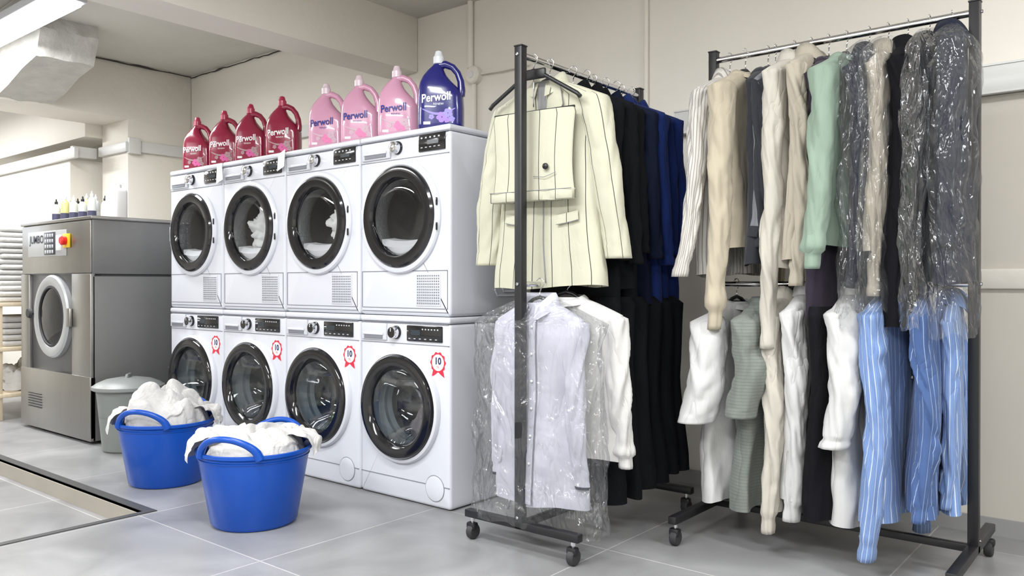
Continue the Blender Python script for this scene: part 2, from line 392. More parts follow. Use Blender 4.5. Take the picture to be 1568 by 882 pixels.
def washer(cx,content):
    b=MB('washing_machine'); w,d,h=.597,.56,.848
    dx,dz,r=-.02,.43,.19
    body(b,w,d,h-.03,dx,dz,r,WHITE,.016)
    b.box((0,d/2+.0,h-.0135),(w,d+.008,.029),WHITE,.01,3)
    b.box((0,-.0006,h-.0300),(w-.02,.004,.003),GROOVE)
    b.box((0,-.0002,.722),(w-.012,.003,.0035),GROOVE)
    b.box((0,-.0002,.098),(w-.012,.003,.0035),GROOVE)
    b.box((-.195,-.004,.772),(.175,.012,.08),WHITE2,.006,3)
    b.box((-.195,-.011,.748),(.13,.004,.02),GROOVE,.0015)
    b.box((-.195,-.013,.762),(.14,.008,.012),WHITE,.003)
    b.lathe([(0,-.036),(.02,-.036),(.0235,-.033),(.026,-.008),(.031,-.006),(.032,.001)],BLACKG,(-.045,0,.772),'y',36)
    b.lathe([(.0235,-.0345),(.0262,-.034),(.028,-.012)],CHROME,(-.045,0,.772),'y',36)
    b.box((-.045,-.038,.785),(.003,.003,.016),WHITE2)
    b.box((.142,-.003,.772),(.225,.010,.072),BLACKG,.004)
    b.box((.09,-.0085,.776),(.06,.001,.024),pm('lcd',(.03,.04,.05),.2))
    for i in range(6):
        b.box((.135+i*.019,-.0085,.792),(.008,.001,.006),ICON); b.box((.05+i*.034,-.0085,.748),(.012,.001,.004),ICON)
    b.lathe([(.262,.0),(.262,-.012),(.256,-.022),(.244,-.026),(.240,-.020)],WHITE,(dx,0,dz),'y',72)
    b.lathe([(.2415,-.012),(.240,-.030),(.232,-.040),(.215,-.044),(.190,-.040),(.176,-.026),(.172,-.012)],BLACKG,(dx,0,dz),'y',72)
    b.lathe([(.175,-.020),(.168,-.026),(.15,-.029),(.10,-.032),(.0,-.033)],GLASS,(dx,0,dz),'y',48)
    b.lathe([(.173,-.012),(.150,.03),(.13,.09),(.10,.13),(.05,.15),(0,.155)],clear('inner_glass',(.86,.9,.92),.06,.03,fr=.5),(dx,0,dz),'y',48)
    b.lathe([(.192,.0),(.185,.03),(.165,.05),(.168,.07),(.155,.09)],GASKET,(dx,0,dz),'y',48)
    b.lathe([(.155,.088),(.23,.10),(.235,.42),(.0,.44)],DRUM,(dx,0,dz),'y',48)
    for k in range(3):
        a=radians(80+120*k); b.box((0,0,0),(.03,.3,.05),DRUM,.012,2,Matrix.Translation((dx+.215*cos(a),.26,dz+.215*sin(a)))@Matrix.Rotation(-a+pi/2,4,'Y'))
    b.box((dx-.247,-.022,dz),(.016,.012,.11),WHITE2,.005)
    b.lathe([(.056,-.0005),(.056,-.003),(.052,-.0045),(.0,-.0045)],WHITE,(.205,0,.085),'y',36)
    b.lathe([(.057,-.001),(.0595,-.001)],GROOVE,(.205,0,.085),'y',36)
    n=40; bx,bz=.225,.647
    b.raw([(bx+(.046+.0035*cos(10*2*pi*i/n))*cos(2*pi*i/n),-.0012,bz+(.046+.0035*cos(10*2*pi*i/n))*sin(2*pi*i/n)) for i in range(n)],[list(range(n))],RED)
    b.lathe([(.037,-.0016),(0,-.0016)],PAPER,(bx,0,bz),'y',28)
    b.text('10',.042,pm('badge_ink',(.02,.03,.12),.5),lambda x,y:(bx+x,-.0022,bz+.006+y),bold=.0016)
    b.text('YIL',.014,RED,lambda x,y:(bx+x,-.0022,bz-.02+y))
    b.raw([(bx-.03,-.001,bz-.03),(bx-.04,-.001,bz-.065),(bx-.02,-.001,bz-.055),(bx-.005,-.001,bz-.045)],[[0,1,2,3]],RED)
    b.raw([(bx+.03,-.001,bz-.03),(bx+.04,-.001,bz-.065),(bx+.02,-.001,bz-.055),(bx+.005,-.001,bz-.045)],[[0,1,2,3]],RED)
    for sx in(-1,1):
        for yy in(.05,.5): b.lathe([(.02,-.004),(.02,.01)],RUB,(sx*.25,yy,.0),'z',12,True)
    side_ribs(b,w,h)
    o=b.done((cx,2.568,.004))
    if content:
        c=MB('laundry')
        mt={'w':TOWEL,'d':pm('laundry_dark',(.2,.18,.18),.9,var=.4,vscale=9),'g':pm('laundry_green',(.12,.35,.05),.9,var=.4,vscale=9)}[content]
        heap(c,(dx+(.06 if content=='w' else .03),.22,dz-.17),.14,.13,.26 if content=='w' else .18,mt,seed=cx*3,amp=.3,sc=14,nr=20,nt=48)
        c.done(parent=o)
    return o
def dryer(cx,content):
    b=MB('tumble_dryer'); w,d,h=.597,.56,.848
    dx,dz,r=-.015,.455,.19
    body(b,w,d,h-.028,dx,dz,r,WHITE,.016)
    b.box((0,d/2,h-.013),(w,d+.008,.028),WHITE,.01,3)
    b.box((0,-.0006,h-.029),(w-.02,.004,.003),GROOVE)
    b.box((0,-.0002,.722),(w-.012,.003,.0035),GROOVE)
    b.box((0,.0,.018),(w-.03,.003,.004),GROOVE)
    b.box((-.18,-.004,.772),(.20,.012,.082),WHITE2,.006,3)
    b.box((-.18,-.011,.748),(.15,.004,.018),GROOVE,.0015)
    b.box((-.18,-.013,.762),(.16,.008,.012),WHITE,.003)
    b.lathe([(0,-.036),(.02,-.036),(.0235,-.033),(.026,-.008),(.031,-.006),(.032,.001)],BLACKG,(-.035,0,.775),'y',36)
    b.lathe([(.0,-.037),(.018,-.037),(.0235,-.0335),(.0262,-.034),(.028,-.012)],CHROME,(-.035,0,.775),'y',36)
    b.box((.19,-.003,.778),(.165,.010,.078),BLACKG,.004)
    for i in range(5): b.box((.13+i*.027,-.0085,.80),(.01,.001,.007),ICON); b.box((.13+i*.027,-.0085,.757),(.012,.001,.004),ICON)
    b.box((.20,-.0085,.778),(.07,.001,.018),pm('lcd',(.03,.04,.05),.2))
    b.lathe([(.262,.0),(.262,-.010),(.256,-.018),(.240,-.022),(.234,-.018)],WHITE,(dx,0,dz),'y',72)
    b.lathe([(.2345,-.010),(.233,-.026),(.224,-.034),(.205,-.036),(.182,-.032),(.172,-.018),(.17,-.006)],BLACKG,(dx,0,dz),'y',72)
    b.lathe([(.175,-.016),(.168,-.020),(.12,-.022),(.0,-.022)],clear('smoked_glass',(.88,.89,.90),.05,.02,fr=.4),(dx,0,dz),'y',48)
    b.lathe([(.19,.0),(.178,.02),(.168,.05),(.172,.07)],DRUMD,(dx,0,dz),'y',48)
    b.lathe([(.172,.07),(.25,.08),(.25,.46),(.0,.47)],DRUMD,(dx,0,dz),'y',48)
    R=[]
    for i in range(17):
        a=radians(-145+110*i/16); xx=.168*cos(a); zt=-.098-.012*(1-(xx/.14)**2)
        R.append([(dx+xx,.006,dz+.172*sin(a)),(dx+xx*.92,.002,dz+zt-.030),(dx+xx*.9,.030,dz+zt),(dx+xx*.9,.075,dz+zt+.008),(dx+xx,.075,dz+.172*sin(a))])
    b.rings(R,pm('filter_sill',(.85,.86,.88),.4),True,True)
    for s_ in(-1,1): b.box((dx+.252,-.022,dz+s_*.055),(.008,.008,.035),BLACKG,.003)
    b.box((dx-.247,-.018,dz),(.012,.010,.09),WHITE2,.004)
    z0,z1=.035,.205
    for (c,s_) in(((-0,-.0002,z1),(w-.03,.003,.0035)),((-.285,-.0002,(z0+z1)/2),(.003,.003,z1-z0)),((.283,-.0002,(z0+z1)/2),(.003,.003,z1-z0)),((0,-.0002,z0),(w-.03,.003,.0035))): b.box(c,s_,GROOVE)
    b.box((.165,-.001,.12),(.155,.004,.15),WHITE2,.003)
    for i in range(11):
        for j in range(11):
            b.box((.099+i*.0132,-.0035,.058+j*.0124),(.0068,.002,.0064),GROOVE)
    side_ribs(b,w,h)
    o=b.done((cx,2.568,.855))
    if content:
        c=MB('laundry')
        # a bundle of cloth: displaced ball just behind the glass
        R=[]; ccx,ccz=(dx+.075,dz+.0) if content==2 else (dx+.01,dz-.01); rx,rz=(.07,.135) if content==2 else (.13,.135)
        for i in range(41):
            t=pi*i/40; ring=[]
            for j in range(60):
                a=2*pi*j/60; ux,uy,uz=sin(t)*cos(a),sin(t)*sin(a),cos(t)
                f=.72+.62*billow(ux*2.2+cx,uy*2.2+uz,uz*2.6+cx,3)
                ring.append((ccx+rx*ux*f,.12+.085*uy*f,max(dz-.15,ccz+rz*uz*f)))
            R.append(ring)
        c.rings(R,pm('dryer_towel',(.85,.85,.84),.9,sheen=.1),True,True); c.done(parent=o,sharp=180)
    return o
XS=[-4.568,-3.962,-3.356,-2.75]
for x,c in zip(XS,['w','w','g','d']): washer(x,c)
for x,c in zip(XS,[0,1,2,0]): dryer(x,c)
b=MB('paper_tag'); b.raw([(-3.70,2.545,1.60),(-3.63,2.54,1.62),(-3.62,2.54,1.72-.01),(-3.69,2.545,1.69)],[[0,1,2,3]],PAPER); b.raw([(-4.30,2.545,1.58),(-4.22,2.54,1.60),(-4.23,2.54,1.69),(-4.29,2.545,1.69)],[[0,1,2,3]],PAPER); b.done()

# ------------------------------------------------------------------ industrial washer
b=MB('industrial_washing_machine')
IX0,IX1,IY=-6.30,-5.20,2.24; W_=IX1-IX0; D_=1.0
b.box((W_/2,D_/2+.03,.55),(W_-.04,D_-.06,1.06),STEELD,.008)
b.box((W_-.01,D_/2,.535),(.02,D_,1.03),STEELD,.004)
b.box((W_/2,D_/2,1.235),(W_,D_,.35),STEELD,.012)
b.box((W_/2,D_/2,1.415),(W_+.03,D_+.03,.022),STEEL,.006)
b.box((W_/2,-.004,1.235),(W_-.02,.012,.33),STEEL,.004)
b.box((.07,0.0,.55),(.14,.03,1.03),STEEL,.004); b.box((.965,0.0,.55),(.27,.03,1.03),STEEL,.004)
b.box((W_/2,0.0,.22),(W_,.036,.40),STEEL,.004)
DP=pm('steel_panel_dark',(.16,.16,.16),.4,.7)
b.box((.485,.018,.74),(.69,.02,.66),DP,.004)
dc=(.53,.0,.785)
b.lathe([(.275,.02),(.275,-.018),(.265,-.030),(.235,-.034),(.205,-.026),(.195,-.01)],pm('door_ring_light',(.46,.47,.48),.35,.5),dc,'y',56)
b.lathe([(.207,-.024),(.19,-.028),(.185,-.01)],RUB,dc,'y',56)
b.lathe([(.19,-.018),(.12,-.030),(0,-.034)],clear('smoked_glass2',(.5,.52,.54),.06,.02),dc,'y',40)
b.lathe([(.195,-.01),(.19,.006),(0,.006)],pm('drum_hole',(.06,.06,.065),.3,.5),dc,'y',40)
b.box((.815,-.025,.785),(.05,.02,.12),STEEL,.006)
b.lathe([(0,-.05),(.03,-.05),(.035,-.03),(.01,-.02),(.01,0)],RUB,(.21,0,.80),'y',16)
b.box((.44,-.013,1.27),(.62,.006,.17),pm('panel_face',(.50,.51,.52),.4,.4),.002)
b.box((.50,-.018,1.27),(.17,.006,.15),pm('panel_black',(.05,.05,.06),.4),.002)
for i in range(4):
    for j in range(4):
        b.box((.443+i*.037,-.022,1.215+j*.036),(.022,.003,.022),ICON,.001)
b.box((.645,-.018,1.27),(.08,.008,.10),PAPER,.001)
b.text('JUMBO',.075,pm('ink_dark',(.03,.03,.05),.5),lambda x,y:(.28+x,-.0175,1.30+y),bold=.001)
YEL=pm('yellow_plastic',(.75,.5,.02),.4)
b.box((.77,-.02,1.28),(.09,.012,.09),YEL,.002)
b.lathe([(0,-.06),(.022,-.06),(.03,-.052),(.026,-.02)],pm('red_plastic',(.7,.01,.01),.35),(.77,0,1.28),'y',20)
b.box((.55,.5,.01),(W_-.1,D_-.1,.02),RUB)
for i in range(6): b.box((.25,-.02,.16+i*.018),(.22,.004,.006),RUB)
b.box((W_+.001,D_/2,1.055),(.003,D_-.02,.006),RUB)
b.done((IX0,IY,0))

b=MB('spray_bottles')
CL=[pm('bottle_clear',(.58,.60,.58),.25,coat=.4),pm('bottle_yellow',(.62,.57,.22),.25,coat=.4)]
for i in range(10):
    x=.0+i*.058; y=.06*(i%2); mt=CL[1] if i in(1,2,5) else CL[0]
    hh=.13+.014*(i%3)
    b.lathe([(.0,0),(.025,0),(.027,.006),(.027,hh-.02),(.022,hh),(.010,hh+.012),(.010,hh+.02)],mt,(x,y,0),'z',18)
    b.lathe([(.0275,.02),(.0275,.075)],PAPER if i%2 else pm('label_dark',(.05,.05,.1),.5),(x,y,0),'z',18)
    b.lathe([(.011,hh+.015),(.011,hh+.03),(.006,hh+.035),(.004,hh+.05),(0,hh+.052)],BLACK if i%3==0 else PAPER,(x,y,0),'z',12)
b.box((.66,.06,.11),(.13,.10,.22),PAPER,.025,3); b.lathe([(.02,.215),(.02,.245),(0,.247)],PAPER,(.68,.06,0),'z',16)
b.done((-6.2,2.42,1.4265),radians(6))

b=MB('towel_shelf')
WT=pm('folded_linen',(.58,.57,.55),.9,var=.06,vscale=14,bump=.3,bscale=40)
for x in(-.5,.5):
    for y in(-.3,.3): b.box((x,y,.43),(.04,.04,.86),WOODLT if x>0 else TRUNK,.004)
for z in(.18,.52,.85):
    b.box((0,0,z),(1.06,.66,.03),WOODLT,.004)
for i in range(14):
    b.box((.16+.012*random.uniform(-1,1),-.02+.01*random.uniform(-1,1),.887+i*.040),(.62,.52,.038),WT,.017,3)
for i in range(5):
    b.box((.16,.0,.555+i*.045),(.6,.5,.042),WT,.018,3)
heap(b,(.1,0,.2),.36,.26,.2,WT,seed=31,amp=.3,sc=8)
b.done((-7.15,2.50,0))

# ------------------------------------------------------------------ bin
b=MB('trash_bin'); BG=pm('bin_plastic',(.19,.205,.195),.45); BL=pm('bin_lid',(.22,.235,.23),.4)
b.lathe([(0,.0),(.135,.0),(.145,.01),(.178,.36),(.185,.365),(.185,.385)],BG,seg=48)
b.lathe([(.160,.20),(.164,.205),(.165,.21)],BG,seg=48)
b.lathe([(.196,.365),(.203,.37),(.203,.388),(.19,.395),(.178,.405),(.13,.425),(.06,.437),(0,.438)],BL,seg=48)
b.tube([(-.05,0,.43),(-.035,0,.452),(.035,0,.452),(.05,0,.43)],.009,BL,8)
b.tube([(-.19,0,.385),(-.215,0,.36),(-.2,0,.30),(-.178,0,.285)],.010,BG,8)
b.done((-4.90,2.32,0),radians(-40))

# ------------------------------------------------------------------ baskets
def basket(loc,rot,seed,hp,shift=0):
    b=MB('laundry_basket'); H=.315
    b.lathe([(0,.004),(.165,.0),(.176,.012),(.226,H-.02),(.236,H-.012),(.236,H),(.229,H+.002),(.222,H-.012),(.172,.02),(0,.014)],BLUE,seg=64)
    b.lathe([(.2235,H-.035),(.227,H-.034),(.2275,H-.03)],BLUE,seg=64)
    for s_ in(-1,1):
        pts=[];rr=[]
        for i in range(25):
            k=i/24; a=radians(-90*s_ + lerp(-34,34,k)); up=.085*min(1,(max(0,sin(pi*k)))**.55)
            R_=.232+.012*sin(pi*k)
            pts.append((R_*cos(a),R_*sin(a),H-.012+up)); rr.append(.0115+.006*abs(2*k-1)**3)
        b.tube(pts,rr,BLUE,10,flat=1.1)
    o=b.done(loc,rot)
    t=MB('towels')
    heap(t,(0+shift,0,H-.030),.205,.205,hp,TOWEL,seed=seed,amp=.40,sc=6,nr=60,nt=150,edge=.03)
    for a0,wd,dr in((200,.20,.06),(20,.16,.045),(150,.15,.07),(60,.14,.05)):
        a0=radians(a0); R=[]
        for i in range(30):
            k=i/29; ring=[]
            for j in range(34):
                q=j/33-.5; a=a0+q*wd/.23*1.1
                if k<.55: r=lerp(.08,.25,k/.55); z=H+.015+.04*sin(k/.55*pi*.8)+.0
                else: r=.254+.014*sin((k-.55)/.45*pi*.5); z=H+.022-dr*(k-.55)/.45*(1+.5*nz_(q*2,seed,a0))
                n_=billow(a*4+seed,r*10,k*2,1)*.035
                ring.append(((r+n_*.6)*cos(a)+shift*.5,(r+n_*.6)*sin(a),z+n_-.004))
            R.append(ring)
        t.rings(R,TOWEL,closed=False)
    t.done(parent=o,sharp=180)
basket((-3.0,1.95,.002),radians(28),3.3,.125)
basket((-3.95,2.06,.002),radians(30),8.1,.22)

# ------------------------------------------------------------------ detergent bottles
def bottle(x,y,colr,capc,textc,key,h=.335,yaw=24,w=.098):
    b=MB('detergent_bottle')
    BM=pm('bottle_'+key,colr,.22,coat=.5,var=.03); CM=pm('cap_'+key,capc,.3,coat=.2)
    s=h/.335
    lv=[(0,.0,.085,.045),(.006,0,.094,.052),(.02,0,.098,.055),(.10,0,.098,.056),(.15,-.001,.096,.055),(.185,-.010,.084,.052),(.215,-.022,.066,.046),(.24,-.026,.050,.038),(.265,-.022,.034,.028),(.283,-.014,.022,.021),(.292,-.01,.018,.018)]
    def sec(z):
        for i in range(len(lv)-1):
            if lv[i][0]<=z<=lv[i+1][0]:
                k=(z-lv[i][0])/(lv[i+1][0]-lv[i][0]); return [lerp(lv[i][q],lv[i+1][q],k) for q in(1,2,3)]
        return lv[-1][1:]
    R=[]
    zs=[i*.292/40 for i in range(41)]
    for z in zs:
        cx,rx,ry=sec(z); ring=[]
        e=lerp(.62,1,min(1,max(0,(z-.2)/.08)))
        for j in range(44):
            a=2*pi*j/44; c,q=cos(a),sin(a)
            ring.append(((cx+rx*math.copysign(abs(c)**e,c))*s,ry*math.copysign(abs(q)**e,q)*s,z*s))
        R.append(ring)
    b.rings(R,BM,True,True)
    hd=[(-.01,.283),(.02,.287),(.050,.274),(.072,.248),(.085,.213),(.088,.175),(.082,.145)]
    pts=[]
    for i in range(len(hd)-1):
        for q in range(4): pts.append((lerp(hd[i][0],hd[i+1][0],q/4)*s,0,lerp(hd[i][1],hd[i+1][1],q/4)*s))
    b.tube(pts,[.014*s+.006*s*abs(2*i/(len(pts)-1)-1)**2 for i in range(len(pts))],BM,12,up=(0,1,0))
    b.lathe([(.020*s,.288*s),(.0235*s,.29*s),(.0235*s,.318*s),(.019*s,.324*s),(.014*s,.342*s),(.008*s,.346*s),(0,.347*s)],CM,(-.01*s,0,0),'z',24)
    def surf(u,v,off=.0014):
        z=v/s; cx,rx,ry=sec(min(max(z,0),.29)); k=min(.97,abs((u/s-cx)/rx)); e=2/.62
        return (u,-ry*s*(1-k**e)**(1/e)-off,v)
    T=pm('ink_'+key,textc,.4)
    b.text('Perwoll',.041*s,T,lambda x_,y_:surf(x_-.012,.136*s+y_*1.2+x_*.08,.003),bold=.0010)
    b.text('RENEW',.013*s,T,lambda x_,y_:surf(x_,.108*s+y_))
    F1=pm('print1_'+key,tuple(min(1,c*.6+.22) for c in colr) if key!='blue' else (.3,.25,.7),.4); F2=pm('print2_'+key,(.60,.10,.30) if key=='red' else ((.75,.2,.42) if key=='pink' else (.35,.2,.9)),.4)
    for (fu,fv,fr,mt) in((.04,.070,.020,F1),(.015,.053,.024,F2),(.055,.045,.014,F1),(-.03,.055,.012,F1),(.035,.040,.012,F2)):
        for p_ in range(5):
            a=2*pi*p_/5+fu*50; cu_,cv_=fu+fr*.55*cos(a),fv+fr*.55*sin(a)
            vs=[surf((cu_+fr*.5*cos(2*pi*i/10))*s,(cv_+fr*.42*sin(2*pi*i/10))*s) for i in range(10)]
            vs=[(q[0],q[1]-.0004*p_/5,q[2]) for q in vs]
            b.raw(vs,[list(range(10))],mt)
    sw=[surf(lerp(-.07,.07,i/16)*s,(.092-.02*sin(i/16*pi))*s) for i in range(17)]
    sw2=[surf(lerp(-.07,.07,i/16)*s,(.088-.026*sin(i/16*pi))*s) for i in range(17)]
    b.raw(sw+sw2,[[i,i+1,i+18,i+17] for i in range(16)],F1)
    b.box((-.05*s,-.0535*s,.03*s),(.03*s,.002,.012*s),PAPER)
    b.done((x,y,1.7045),radians(yaw))
RC=(.24,.004,.036); PC=(.60,.30,.43); BC=(.010,.010,.15)
for x,yw in((-4.76,27),(-4.45,30),(-4.17,28),(-3.86,31)): bottle(x,2.70,RC,(.38,.02,.07),(.8,.75,.77),'red',.335,yw)
for x,yw in((-3.467,28),(-3.20,30),(-2.92,31)): bottle(x,2.70,PC,(.68,.55,.61),(.02,.02,.22),'pink',.345,yw)
bottle(-2.635,2.70,BC,(.66,.68,.71),(.8,.82,.9),'blue',.365,33)

# ------------------------------------------------------------------ garments
def fab(name,c,**k):
    d=dict(rough=.88,var=.05,vscale=7,bump=.15,bscale=30,stretch=(1,1,.38),sheen=.10,crease=.42,cscale=5.5,spec=.3); d.update(k)
    return pm(name,c,**d)
def hook(b,z0,mat=None,W=.2,bar=True,wide=None):
    mat=mat or BLACK
    b.tube([(0,0,-z0+.02),(0,0,-.03)],.0022,CHROME,6)
    arc=[(0,0,-.03)]+[(.018*sin(t_),0,.003-.019*cos(t_)+.0) for t_ in [radians(20+ i*22) for i in range(11)]]
    b.tube(arc,.0022,CHROME,6)
    if bar:
        w=wide or W*.93
        b.tube([(-w,0,-z0-.075),(-w*.5,0,-z0-.035),(-.03,0,-z0+.012),(0,0,-z0+.02),(.03,0,-z0+.012),(w*.5,0,-z0-.035),(w,0,-z0-.075)],.009,mat,8,flat=.8)

def garment(name,loc,rot,mat,W=.22,L=.72,D=.045,sleeve=.58,splay=.06,sr=.058,collar='shirt',flare=1.0,seed=0,z0=.085,
            hanger=True,fold=.016,topw=.06,sh=.065,placket=False,cuff=None,hem=None,wr=1.0,parts=None,sleeve_mat=None,buttons=None,hookbar=True,swing=0,slant=0,hmat=None,taper=.36,cuffs=True,rib=False):
    b=MB(name)
    def prof(d):
        if d<sh:
            k=d/sh; return lerp(topw,W,k**.85), lerp(min(.05,D),D,k)
        k=(d-sh)/(L-sh); return W*(1-.08*sin(pi*min(1,k*1.1)))*lerp(1,flare,k), D*(1+.25*k)
    fr_=22+6*nz_(seed,1,1)
    def fo(x,d,side=0):
        k=max(0,(d-.05)/L)
        ww=x+.04*nz_(x*5,d*2,seed)
        return fold*k*1.2*sin(ww*fr_+seed*3+1.8*nz_(seed,d*2.2,2)) \
            + wr*(.016*fbm(x*7+seed,d*2.0,seed+side,2)+.032*(.3+.7*k)*(billow(x*8+seed+d*1.0,d*1.6,seed*2,2)-.25)) \
            + wr*.005*(billow(x*13+d*8,d*8-x*4,seed+4,1)-.25)
    nt=90; R=[]; UV=[]
    sec0=[(W*math.copysign(abs(cos(2*pi*j/nt))**.8,cos(2*pi*j/nt)),D*math.copysign(abs(sin(2*pi*j/nt))**.75,sin(2*pi*j/nt))) for j in range(nt+1)]
    arc=[0]*(nt+1)
    for j in range(1,nt+1): arc[j]=arc[j-1]+math.dist(sec0[j],sec0[j-1])
    half=arc[nt//2]
    uu=[]
    for j in range(nt):
        s1=arc[j] if j<=nt//2 else arc[nt]-arc[j]
        uu.append(half/2-s1)
    ds=[sh*i/8 for i in range(8)]+[sh+(L-sh)*i/58 for i in range(59)]
    for d in ds:
        w,dp=prof(d); ring=[]; ur=[]
        for j in range(nt):
            a=2*pi*j/nt; c,s_=cos(a),sin(a)
            x=w*math.copysign(abs(c)**.8,c); y=dp*math.copysign(abs(s_)**.75,s_)
            kk=min(1,d/.12); ur.append((uu[j],d))
            y+=fo(x,d,0)*kk
            x*=1+.05*nz_(d*4,seed,s_*.6)*kk
            ring.append((x+slant*d,y,-z0-d-(.018*nz_(x*5,y*5,seed) if d>L*.93 else 0)))
        R.append(ring); UV.append(ur)
    if hem:
        b.rings(R[:-4],mat,uv=UV[:-4]); b.rings(R[-5:],hem,uv=UV[-5:])
    else: b.rings(R,mat,uv=UV)
    def front(x,d,off=.003):
        w,dp=prof(max(0,min(d,L))); q=min(.999,abs(x)/w)
        y=-dp*(1-q**2.5)**(1/2.66)
        return (x+slant*d,y+fo(x,d)*min(1,d/.12)-off,-z0-d)
    sm=sleeve_mat or mat
    if sleeve:
        for sd in(-1,1):
            R=[];UV=[];n_=54;ns=36
            spl=splay*(1+.3*nz_(seed,sd,4)); sL=sleeve*(1+.04*nz_(seed*2,sd*3,1))
            bend=.035*nz_(seed+sd*2.3,5.5,1); sq=.74+.12*nz_(seed,sd*5,8)
            for i in range(-4,n_+1):
                k=max(0,i/n_)
                cx=sd*(W-.038+spl*(k**.75)+(.010*min(0,i)))+slant*sleeve*k; cy=-.02*sin(k*pi)+swing*k+bend*sin(k*pi*.9)+.012*nz_(seed+sd,k*3,7)
                cz=-z0-sh-.012-sL*k
                if i<0: cz+=-.010*i
                f=(1-taper*k**.8) if i>=0 else (1+.20*i)
                if cuffs and k>.925:
                    if rib: f*=.74 if k<.99 else .70
                    else: f*=.88 if k<.945 else .98
                ring=[];ur=[]
                for j in range(ns):
                    a=2*pi*j/ns; c,s_=cos(a),sin(a)
                    zz=k*sL
                    n2=wr*(.009*fbm(c*1.0+seed,s_*1.0+sd*3,zz*5+seed,2)
                           -.030*(.42-billow(c*.8+seed+zz*2.4,s_*.8+zz*5,sd*3+seed,2))*(1 if i>=0 else .3)
                           +.006*(billow(c*1.6+seed,s_*1.6+zz*16,sd+seed,1)-.25))
                    if rib and .84<k<.925: n2+=.006*sin((k-.84)/.085*pi)
                    if k>.925: n2*=.35
                    rx=sr*f+n2; ry=sr*sq*f+n2
                    ur.append((sr*.88*(pi/2-(a if a<=pi else 2*pi-a)),zz))
                    ring.append((cx+rx*c,cy+ry*s_,cz))
                R.append(ring);UV.append(ur)
            if cuff:
                b.rings(R[:-1],sm,True,False,uv=UV[:-1]); b.rings(R[-2:],cuff,False,True)
            else: b.rings(R,sm,True,True,uv=UV)
    if collar=='shirt':
        R=[]
        for (r_,zz) in((.052,-.005),(.056,.03),(.062,.038),(.074,.015),(.086,-.018)):
            ring=[]
            for j in range(33):
                a=radians(-90+14)+radians(332)*j/32
                fr=max(0,-sin(a))
                ring.append((r_*cos(a)*1.05,r_*sin(a)*.8-.006*fr,-z0+zz-.05*fr**2))
            R.append(ring)
        b.rings(R,mat,closed=False)
    elif collar=='round':
        R=[]
        for (r_,zz) in((.060,.002),(.066,.010),(.078,.0),(.088,-.016)):
            R.append([(r_*cos(a)*1.1,r_*sin(a)*.75,-z0+zz-.02*max(0,-sin(a))) for a in [2*pi*j/32 for j in range(32)]])
        b.rings(R,hem or mat)
    if placket:
        R=[[front(dx,lerp(.05,L-.01,i/50),.005) for dx in(-.016,-.014,.014,.016)] for i in range(51)]
        b.rings(R,mat,closed=False)
        R=[[front(.018,lerp(.05,L-.01,i/50),.0025),front(.021,lerp(.05,L-.01,i/50),.0025)] for i in range(51)]
        b.rings(R,GROOVE if placket==2 else mat,closed=False)
        for i in range(6):
            p=front(0,.09+i*(L-.15)/6,.008); b.lathe([(0,-.002),(.005,-.002),(.0055,.002)],buttons or PAPER,p,'y',10)
    if hanger: hook(b,z0,W=W,bar=hookbar,mat=hmat)
    if parts: parts(b,front)
    return b.done(loc,rot,sharp=180)

def film(loc,rot,W,L,D,seed,z0=.07,parent=None,flare=1.05):
    b=MB('garment_film'); nt=72; R=[]
    for i in range(60):
        k=i/59; d=L*k; q=min(1,d/.10); w=lerp(.03,W,q**.7)*lerp(1,flare,k); dp=lerp(.02,D,q)
        ring=[]
        for j in range(nt):
            a=2*pi*j/nt; c,s_=cos(a),sin(a)
            n_=.018*ridge(c*1.8+seed,s_*1.5+seed+d*2,d*4,2)*q+.012*fbm(c*4,s_*4,d*7+seed)*q
            ring.append(((w+n_)*math.copysign(abs(c)**.8,c),(dp+n_)*math.copysign(abs(s_)**.8,s_),-z0-d+(.02*nz_(c*3,s_*3,seed) if k>.9 else 0)))
        R.append(ring)
    b.rings(R,PLASTIC)
    return b.done(loc,rot,sharp=180)

# racks
def caster(b,x,y):
    b.lathe([(0,-.014),(.026,-.014),(.03,-.009),(.03,.009),(.026,.014),(0,.014)],RUB,(x,y,.030),'x',22)
    b.box((x,y-.004,.052),(.042,.03,.03),BLACK,.008); b.tube([(x,y,.06),(x,y,.085)],.008,CHROME,8)
def rack(name,along,p0,p1,fixed,ztop,zr,foot0,foot1,zlow,barz=.09):
    b=MB(name)
    def P(u,v,z): return (u,v,z) if along=='x' else (v,u,z)
    t=.034
    for p in(p0,p1):
        b.box(P(p,fixed,(ztop+.085)/2),(t,t,ztop-.085),BLACK,.003)
        c=(foot0+foot1)/2; l=foot1-foot0
        b.box(P(p,c,.10),(t,l,.03) if along=='x' else (l,t,.03),BLACK,.004)
        for f in(foot0+.03,foot1-.03):
            q=P(p,f,0); caster(b,q[0],q[1])
        b.box(P(p,fixed,ztop+.002),(t+.004,t+.004,.006),BLACK,.002)
        for zz in(zr,zlow,.13):
            q=P(p+(-.02 if p==p0 else .02),fixed,zz); b.lathe([(0,-.003),(.006,-.002),(.006,.003)],CHROME,q,'x' if along=='x' else 'y',10)
    b.tube([P(p0,fixed,zr),P(p1,fixed,zr)],.0125,CHROME,16)
    b.tube([P(p0,fixed,zlow),P(p1,fixed,zlow)],.0105,CHROME,16)
    b.box(P((p0+p1)/2,fixed,barz+.01),(abs(p1-p0),.026,.026) if along=='x' else (.026,abs(p1-p0),.026),BLACK,.003)
    return b.done()
rack('clothes_rack','y',2.36,3.22,-1.89,1.885,1.855,-2.16,-1.62,1.0)
rack('clothes_rack','x',-1.475,-.525,3.12,1.955,1.92,2.76,3.44,1.0)

